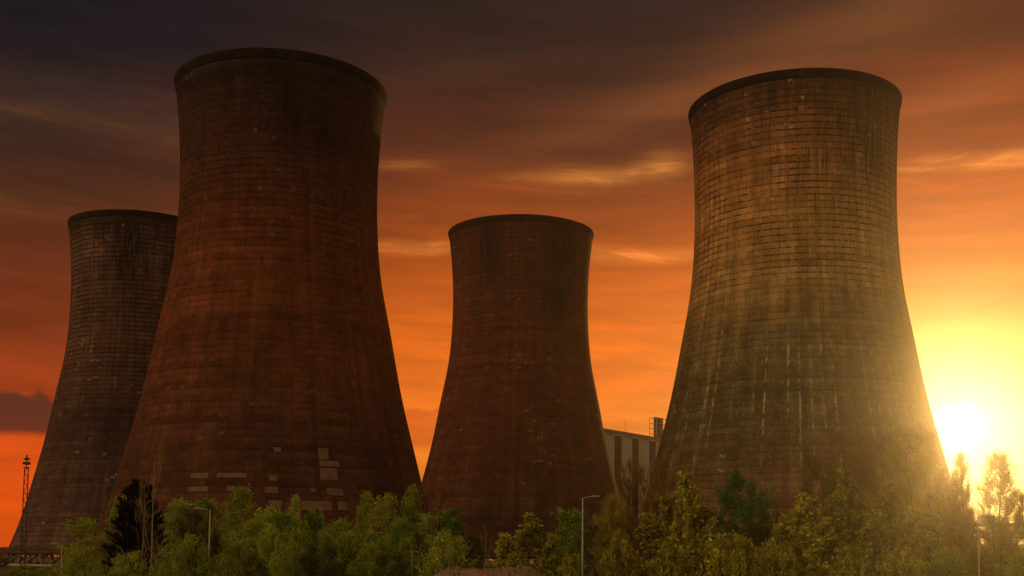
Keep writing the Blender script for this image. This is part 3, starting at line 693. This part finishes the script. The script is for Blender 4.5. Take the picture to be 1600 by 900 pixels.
    if kind == 'conifer':
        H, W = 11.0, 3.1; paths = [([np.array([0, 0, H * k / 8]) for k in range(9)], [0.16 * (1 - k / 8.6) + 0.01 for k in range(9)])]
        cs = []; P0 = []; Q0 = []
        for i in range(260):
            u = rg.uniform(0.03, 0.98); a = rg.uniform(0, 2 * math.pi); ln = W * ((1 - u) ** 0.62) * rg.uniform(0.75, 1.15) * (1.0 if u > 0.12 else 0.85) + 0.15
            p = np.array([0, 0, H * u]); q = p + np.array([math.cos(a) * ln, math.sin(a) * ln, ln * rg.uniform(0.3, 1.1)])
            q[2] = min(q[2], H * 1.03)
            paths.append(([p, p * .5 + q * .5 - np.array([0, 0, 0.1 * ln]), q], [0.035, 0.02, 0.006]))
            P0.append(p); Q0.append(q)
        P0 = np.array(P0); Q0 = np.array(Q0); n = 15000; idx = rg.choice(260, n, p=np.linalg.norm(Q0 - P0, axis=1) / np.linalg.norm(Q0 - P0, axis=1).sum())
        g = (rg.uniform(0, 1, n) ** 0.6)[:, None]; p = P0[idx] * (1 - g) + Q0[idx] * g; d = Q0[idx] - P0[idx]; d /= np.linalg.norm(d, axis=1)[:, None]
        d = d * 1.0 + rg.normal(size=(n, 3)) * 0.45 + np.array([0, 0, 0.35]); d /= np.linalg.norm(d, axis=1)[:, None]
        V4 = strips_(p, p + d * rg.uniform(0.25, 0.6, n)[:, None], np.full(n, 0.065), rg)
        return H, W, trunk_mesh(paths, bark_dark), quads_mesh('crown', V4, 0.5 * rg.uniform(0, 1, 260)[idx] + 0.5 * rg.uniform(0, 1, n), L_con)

NVAR = {'willow': 4, 'alder': 3, 'maple': 4, 'shrub': 3, 'shrub_yellow': 3, 'olive': 2, 'pine': 2, 'twiggy': 3, 'gold': 3, 'poplar': 2, 'bare': 2, 'dark_twig': 2, 'conifer': 1}
KIND = {'willow': ('willow_tree', 'tree', 'willows and birches along the foot of the towers'), 'alder': ('alder_tree', 'tree', 'dense green trees along the foot of the towers'),
        'maple': ('young_maple_tree', 'tree', 'young broad leaved trees in the front row'), 'shrub': ('green_shrub', 'shrub', 'green shrubs in the front row'),
        'shrub_yellow': ('leafy_shrub', 'shrub', 'yellow green shrubs in the front row'), 'olive': ('dark_shrub', 'shrub', 'dark shrubs between the trees'),
        'pine': ('pine_tree', 'tree', 'pines before the ochre tower'), 'twiggy': ('bare_birch_tree', 'tree', 'brown bare twigged trees'),
        'gold': ('golden_birch_tree', 'tree', 'golden twigged trees near the sun'), 'poplar': ('poplar_tree', 'tree', 'poplars against the sunset'),
        'bare': ('bare_sapling', 'tree', 'thin bare saplings'), 'dark_twig': ('twiggy_bush', 'tree', 'dark twiggy bushes'), 'conifer': ('conifer_tree', 'tree', 'conifers')}
PROTO = {}; used = {}
WIDE = {'willow': 1.5, 'alder': 1.2, 'maple': 1.35, 'conifer': 1.0, 'poplar': 1.2, 'gold': 1.35, 'twiggy': 1.0, 'pine': 1.15}
def tree(kind, px, top, half, Y, label, wide=1.0):
    """a tree of its own: trunk and crown under an empty on the ground; px/top/half are read off the photo and turned into metres"""
    k = used.get(kind, 0); used[kind] = k + 1; v = k % NVAR[kind]
    if (kind, v) not in PROTO: PROTO[(kind, v)] = proto(kind, 100 + 17 * v + sum(map(ord, kind)), v)
    H, W, tm, cmesh = PROTO[(kind, v)]
    p = at(px, top, Y); gz_ = ground_z(p.x, Y)
    name, cat, grp = KIND[kind]
    root = empty(name, (p.x, Y, gz_ - 0.03), random.uniform(0, 6.28))
    tag(root, label, cat, grp)
    sz = (p.z - gz_) / H; sw = half * WIDE.get(kind, 1.0) / F * Y / W
    for nm, me_ in (('trunk', tm), ('crown', cmesh)):
        o = bpy.data.objects.new(nm, me_); COL.objects.link(o); o.parent = root; o.scale = (sw * wide, sw * wide, sz)
    return root

# (kind, px, top py, half width px, distance, label)
TREES = [
 ('willow', 132, 812, 34, 175, 'green bushy tree at the foot of the grey brown tower'),
 ('gold', 165, 836, 20, 150, 'yellow brown twiggy small tree just left of the dark conifer'),
 ('willow', 188, 778, 28, 178, 'light green tree showing behind the left shoulder of the dark conifer'),
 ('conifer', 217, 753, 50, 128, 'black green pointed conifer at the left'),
 ('bare', 243, 700, 34, 118, 'tall thin bare sapling rising over the dark conifer'),
 ('bare', 226, 738, 18, 122, 'shorter bare sapling directly in front of the dark conifer'),
 ('dark_twig', 300, 800, 38, 124, 'dark brown twiggy bush between the conifer and the left armed lamp'),
 ('willow', 283, 782, 34, 165, 'light green tree behind the dark twiggy bush'),
 ('alder', 322, 783, 26, 170, 'bright green round tree directly behind the left armed lamp'),
 ('willow', 379, 764, 27, 160, 'tall light green birch right of the left armed lamp, below the left pale patches'),
 ('shrub', 370, 850, 34, 108, 'rounded light green shrub right of the left armed lamp, in the front row'),
 ('dark_twig', 338, 838, 24, 126, 'low dark bush at the foot of the left armed lamp'),
 ('willow', 422, 794, 27, 158, 'green birch below the middle column of pale patches'),
 ('willow', 461, 777, 15, 160, 'narrow upright birch between two broader green trees, below the pale patches'),
 ('alder', 492, 801, 24, 166, 'round topped green tree below the widest pale patch'),
 ('shrub', 424, 826, 30, 122, 'bright green bushy shrub under the green birch, front row'),
 ('shrub', 463, 829, 30, 120, 'bright green shrub at the foot of the narrow birch'),
 ('willow', 532, 812, 28, 152, 'low green tree right of the round topped tree'),
 ('willow', 574, 772, 18, 160, 'slender pointed birch, first of three tall ones at the right foot of the red tower'),
 ('willow', 606, 775, 24, 156, 'broad pointed birch, middle of three tall ones at the right foot of the red tower'),
 ('willow', 645, 762, 24, 160, 'tallest of three birches at the right foot of the red tower'),
 ('alder', 628, 816, 22, 130, 'dense dark green round tree under the tallest birch'),
 ('alder', 700, 797, 30, 152, 'dense green alder before the gap between red and rust brown towers'),
 ('willow', 548, 832, 34, 126, 'mid green bushy tree in the front row under the slender pointed birch'),
 ('alder', 585, 838, 28, 122, 'dark green bushy tree in the front row left of the crossbar pole'),
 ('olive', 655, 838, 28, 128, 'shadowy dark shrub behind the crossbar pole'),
 ('shrub', 700, 838, 46, 116, 'wide light green shrub at the left end of the earth mound'),
 ('dark_twig', 738, 838, 18, 165, 'brown twiggy bush behind the earth mound, right of the alder'),
 ('bare', 758, 818, 16, 135, 'thin bare sapling standing alone behind the earth mound'),
 ('maple', 826, 806, 34, 128, 'yellow green leafy young tree behind the right half of the earth mound'),
 ('maple', 792, 836, 30, 124, 'lower leafy young tree behind the middle of the earth mound'),
 ('alder', 888, 800, 32, 146, 'green leafy tree just left of the right armed lamp'),
 ('maple', 860, 838, 26, 118, 'small leafy sapling left of the right armed lamp, front row'),
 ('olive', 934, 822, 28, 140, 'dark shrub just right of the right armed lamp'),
 ('twiggy', 990, 726, 34, 172, 'brown bare twigged birch in front of the grey boiler house'),
 ('twiggy', 1034, 728, 34, 168, 'brown bare twigged birch at the left foot of the ochre tower'),
 ('gold', 958, 780, 24, 138, 'yellow brown thin tree between the right armed lamp and the boiler house'),
 ('maple', 1073, 738, 34, 122, 'tall leafy young tree with a single tip rising before the ochre tower'),
 ('maple', 1014, 806, 38, 112, 'leafy yellow green young tree below the boiler house'),
 ('shrub_yellow', 965, 846, 36, 106, 'yellow green shrub right of the right armed lamp, front row'),
 ('maple', 1092, 790, 40, 108, 'broad leafy young tree left of the two pines'),
 ('pine', 1138, 742, 34, 158, 'taller of two dark green pines before the ochre tower'),
 ('pine', 1183, 757, 26, 156, 'smaller right hand one of two dark green pines before the ochre tower'),
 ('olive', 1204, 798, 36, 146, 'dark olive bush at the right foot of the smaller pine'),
 ('shrub_yellow', 1135, 838, 46, 106, 'yellow green leafy shrub below the two pines'),
 ('olive', 1170, 822, 34, 128, 'dark brown bush under the pines'),
 ('maple', 1252, 774, 34, 116, 'leafy yellow green young tree right of the dark olive bush'),
 ('twiggy', 1282, 712, 50, 172, 'large brown twigged tree with a wide fan of branches before the ochre tower'),
 ('twiggy', 1345, 700, 42, 176, 'tall orange brown twigged tree left of the golden birches'),
 ('gold', 1402, 696, 36, 166, 'tall golden twigged birch, left of the tallest one'),
 ('gold', 1447, 684, 28, 162, 'tallest golden twigged birch, nearest the low sun'),
 ('bare', 1374, 742, 26, 130, 'bare dark stemmed young tree before the golden birches'),
 ('maple', 1322, 734, 34, 120, 'tall leafy young tree before the large brown twigged tree'),
 ('maple', 1286, 812, 38, 106, 'bushy leafy young tree in the front row below the brown twigged tree'),
 ('maple', 1362, 802, 34, 108, 'bushy leafy young tree below the bare dark stemmed one'),
 ('maple', 1424, 792, 32, 120, 'leafy young tree below the tallest golden birch'),
 ('twiggy', 1490, 756, 30, 160, 'brown twigged tree at the right edge of the ochre tower, under the sun'),
 ('shrub', 1480, 862, 44, 104, 'rounded grey green shrub in the front row below the sun'),
 ('poplar', 1500, 716, 18, 330, 'slim poplar directly under the sun at the edge of the ochre tower'),
 ('poplar', 1558, 715, 32, 300, 'broad pointed poplar standing against the yellow sky at the right'),
 ('gold', 1556, 812, 34, 120, 'orange twigged young tree with a pale stem, right of the far right lamp'),
 ('gold', 1512, 800, 24, 140, 'golden twiggy bush between the slim poplar and the far right lamp'),
 ('gold', 1602, 778, 20, 128, 'thin golden tree cut by the right edge of the view'),
 ('shrub', 1590, 866, 36, 110, 'grey green shrub in the lower right corner'),
 ('shrub', 40, 884, 34, 190, 'low green shrub at the foot of the lattice mast'),
 ('alder', 2, 870, 12, 330, 'dark low tree at the left edge of the view'),
 ('shrub', 88, 882, 26, 190, 'low green shrub at the base legs of the grey brown tower'),
 ('shrub', 130, 858, 36, 120, 'low green shrub left of the yellow brown twiggy tree'),
 ('shrub', 264, 862, 30, 108, 'low green shrub at the right foot of the dark conifer'),
 ('maple', 1300, 772, 36, 118, 'leafy yellow green tree before the wide brown twigged tree, left of the tallest leafy one'),
 ('maple', 1392, 758, 34, 124, 'leafy yellow green young tree under the tall golden birch'),
 ('maple', 1455, 800, 34, 116, 'leafy yellow green tree just left of the rounded grey green shrub'),
 ('maple', 1222, 806, 34, 112, 'leafy yellow green young tree in front of the dark olive bush'),
 ('shrub_yellow', 1165, 846, 40, 102, 'yellow green shrub in the front row under the smaller pine'),
 ('maple', 1040, 772, 30, 126, 'leafy young tree between the boiler house and the tall single tipped one'),
 ('shrub', 300, 842, 40, 112, 'rounded green shrub between the dark conifer and the left armed lamp'),
 ('shrub', 520, 838, 46, 124, 'broad green shrub in the front row below the widest pale patch'),
 ('shrub', 588, 846, 44, 118, 'broad green shrub in the front row left of the crossbar pole'),
 ('alder', 450, 806, 34, 148, 'green round tree behind the narrow birch'),
 ('willow', 400, 815, 36, 142, 'spreading green tree right of the tall light green birch'),
 ('willow', 672, 806, 30, 150, 'green tree between the tallest birch and the dense alder'),
 ('shrub', 640, 846, 36, 124, 'green shrub beside the crossbar pole, under the tallest birch'),
 ('shrub', 205, 866, 36, 116, 'low green shrub at the left foot of the dark conifer'),
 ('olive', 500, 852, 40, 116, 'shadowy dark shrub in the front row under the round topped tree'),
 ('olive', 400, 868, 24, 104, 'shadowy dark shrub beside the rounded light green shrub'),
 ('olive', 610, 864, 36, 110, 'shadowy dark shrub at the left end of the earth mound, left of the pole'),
 ('shrub_yellow', 1210, 850, 40, 104, 'yellow green shrub in front of the dark olive bush'),
 ('shrub_yellow', 1050, 856, 40, 100, 'yellow green shrub in the front row under the tall leafy tree'),
 ('shrub_yellow', 1330, 858, 40, 98, 'yellow green shrub in the front row between two bushy leafy trees'),
 ('shrub_yellow', 1408, 862, 40, 100, 'yellow green shrub left of the rounded grey green shrub'),
 ('olive', 1535, 862, 34, 130, 'dark bush at the foot of the far right lamp'),
 ('shrub_yellow', 895, 868, 26, 104, 'small leafy shrub at the foot of the right armed lamp'),
 ('olive', 1255, 842, 34, 128, 'dark bush behind the yellow green shrub near the right hand pine'),
]
for kd, px, top, half, Y, lab in TREES: tree(kd, px, top, half, Y, lab)

# far woods closing the horizon
rgw = np.random.default_rng(5)
def woods(x0, x1, Y, n, h):
    x = rgw.uniform(x0, x1, n); hh = (0.55 + 0.45 * np.sin(x * 0.021 + 1) * np.sin(x * 0.057)) * h
    c = np.stack([x, Y + rgw.normal(size=n) * 14, hh * rgw.uniform(0, 1, n) ** 0.7], 1)
    return leaves(c, 3.0, rgw, asp=0.8)
wq = np.concatenate([woods(-460, 520, 780, 9000, 11), woods(60, 300, 430, 3500, 7)])
tag(link('distant_woods', quads_mesh('distant_woods', wq, rgw.uniform(0, 1, len(wq)), L_olive), []), kind='stuff')
# rank grass on the rough ground
gn = 26000
gx = rgw.uniform(-55, 60, gn); gy = 92 + rgw.uniform(0, 1, gn) ** 1.3 * 110
gx = gx * (gy / 120); gzv = np.array([ground_z(a, c) for a, c in zip(gx, gy)])
keep = rgw.uniform(0, 1, gn) < np.where(gzv > 1.2, 0.5, 1.0)
gp = np.stack([gx, gy, gzv - 0.02], 1)[keep]
gq = strips_(gp, gp + rgw.normal(size=gp.shape) * 0.16 + np.array([0, 0, 0.45]) * rgw.uniform(0.4, 1.4, len(gp))[:, None], np.full(len(gp), 0.06), rgw)
tag(link('grass', quads_mesh('grass', gq, rgw.uniform(0, 1, len(gq)), L_olive), []), kind='stuff')
# ------------------------------------------------------------------ haze
hb = MB(); hb.box((0, 310, 58.2), (3040, 1220, 118.4))
hm_ = bpy.data.materials.new('haze'); hm_.use_nodes = True; hn = NT(hm_.node_tree); hn.n.clear()
pv = hn.n.new('ShaderNodeVolumePrincipled'); pv.inputs['Density'].default_value = HAZE_DENSITY; pv.inputs['Anisotropy'].default_value = HAZE_G
pv.inputs['Color'].default_value = (0.94, 0.87, 0.70, 1)
ho = hn.n.new('ShaderNodeOutputMaterial'); hn.l.new(pv.outputs[0], ho.inputs['Volume'])
tag(hb.build('haze', hm_), kind='stuff')

# ------------------------------------------------------------------ render settings
scene.render.engine = 'CYCLES'
cy = scene.cycles
cy.max_bounces = 4; cy.diffuse_bounces = 2; cy.transmission_bounces = 3; cy.volume_bounces = 0; cy.glossy_bounces = 2
cy.use_denoising = True; cy.denoising_input_passes = 'RGB_ALBEDO_NORMAL'; cy.denoising_prefilter = 'NONE'
try: cy.denoiser = 'OPENIMAGEDENOISE'
except Exception: pass
cy.sample_clamp_indirect = 4.0
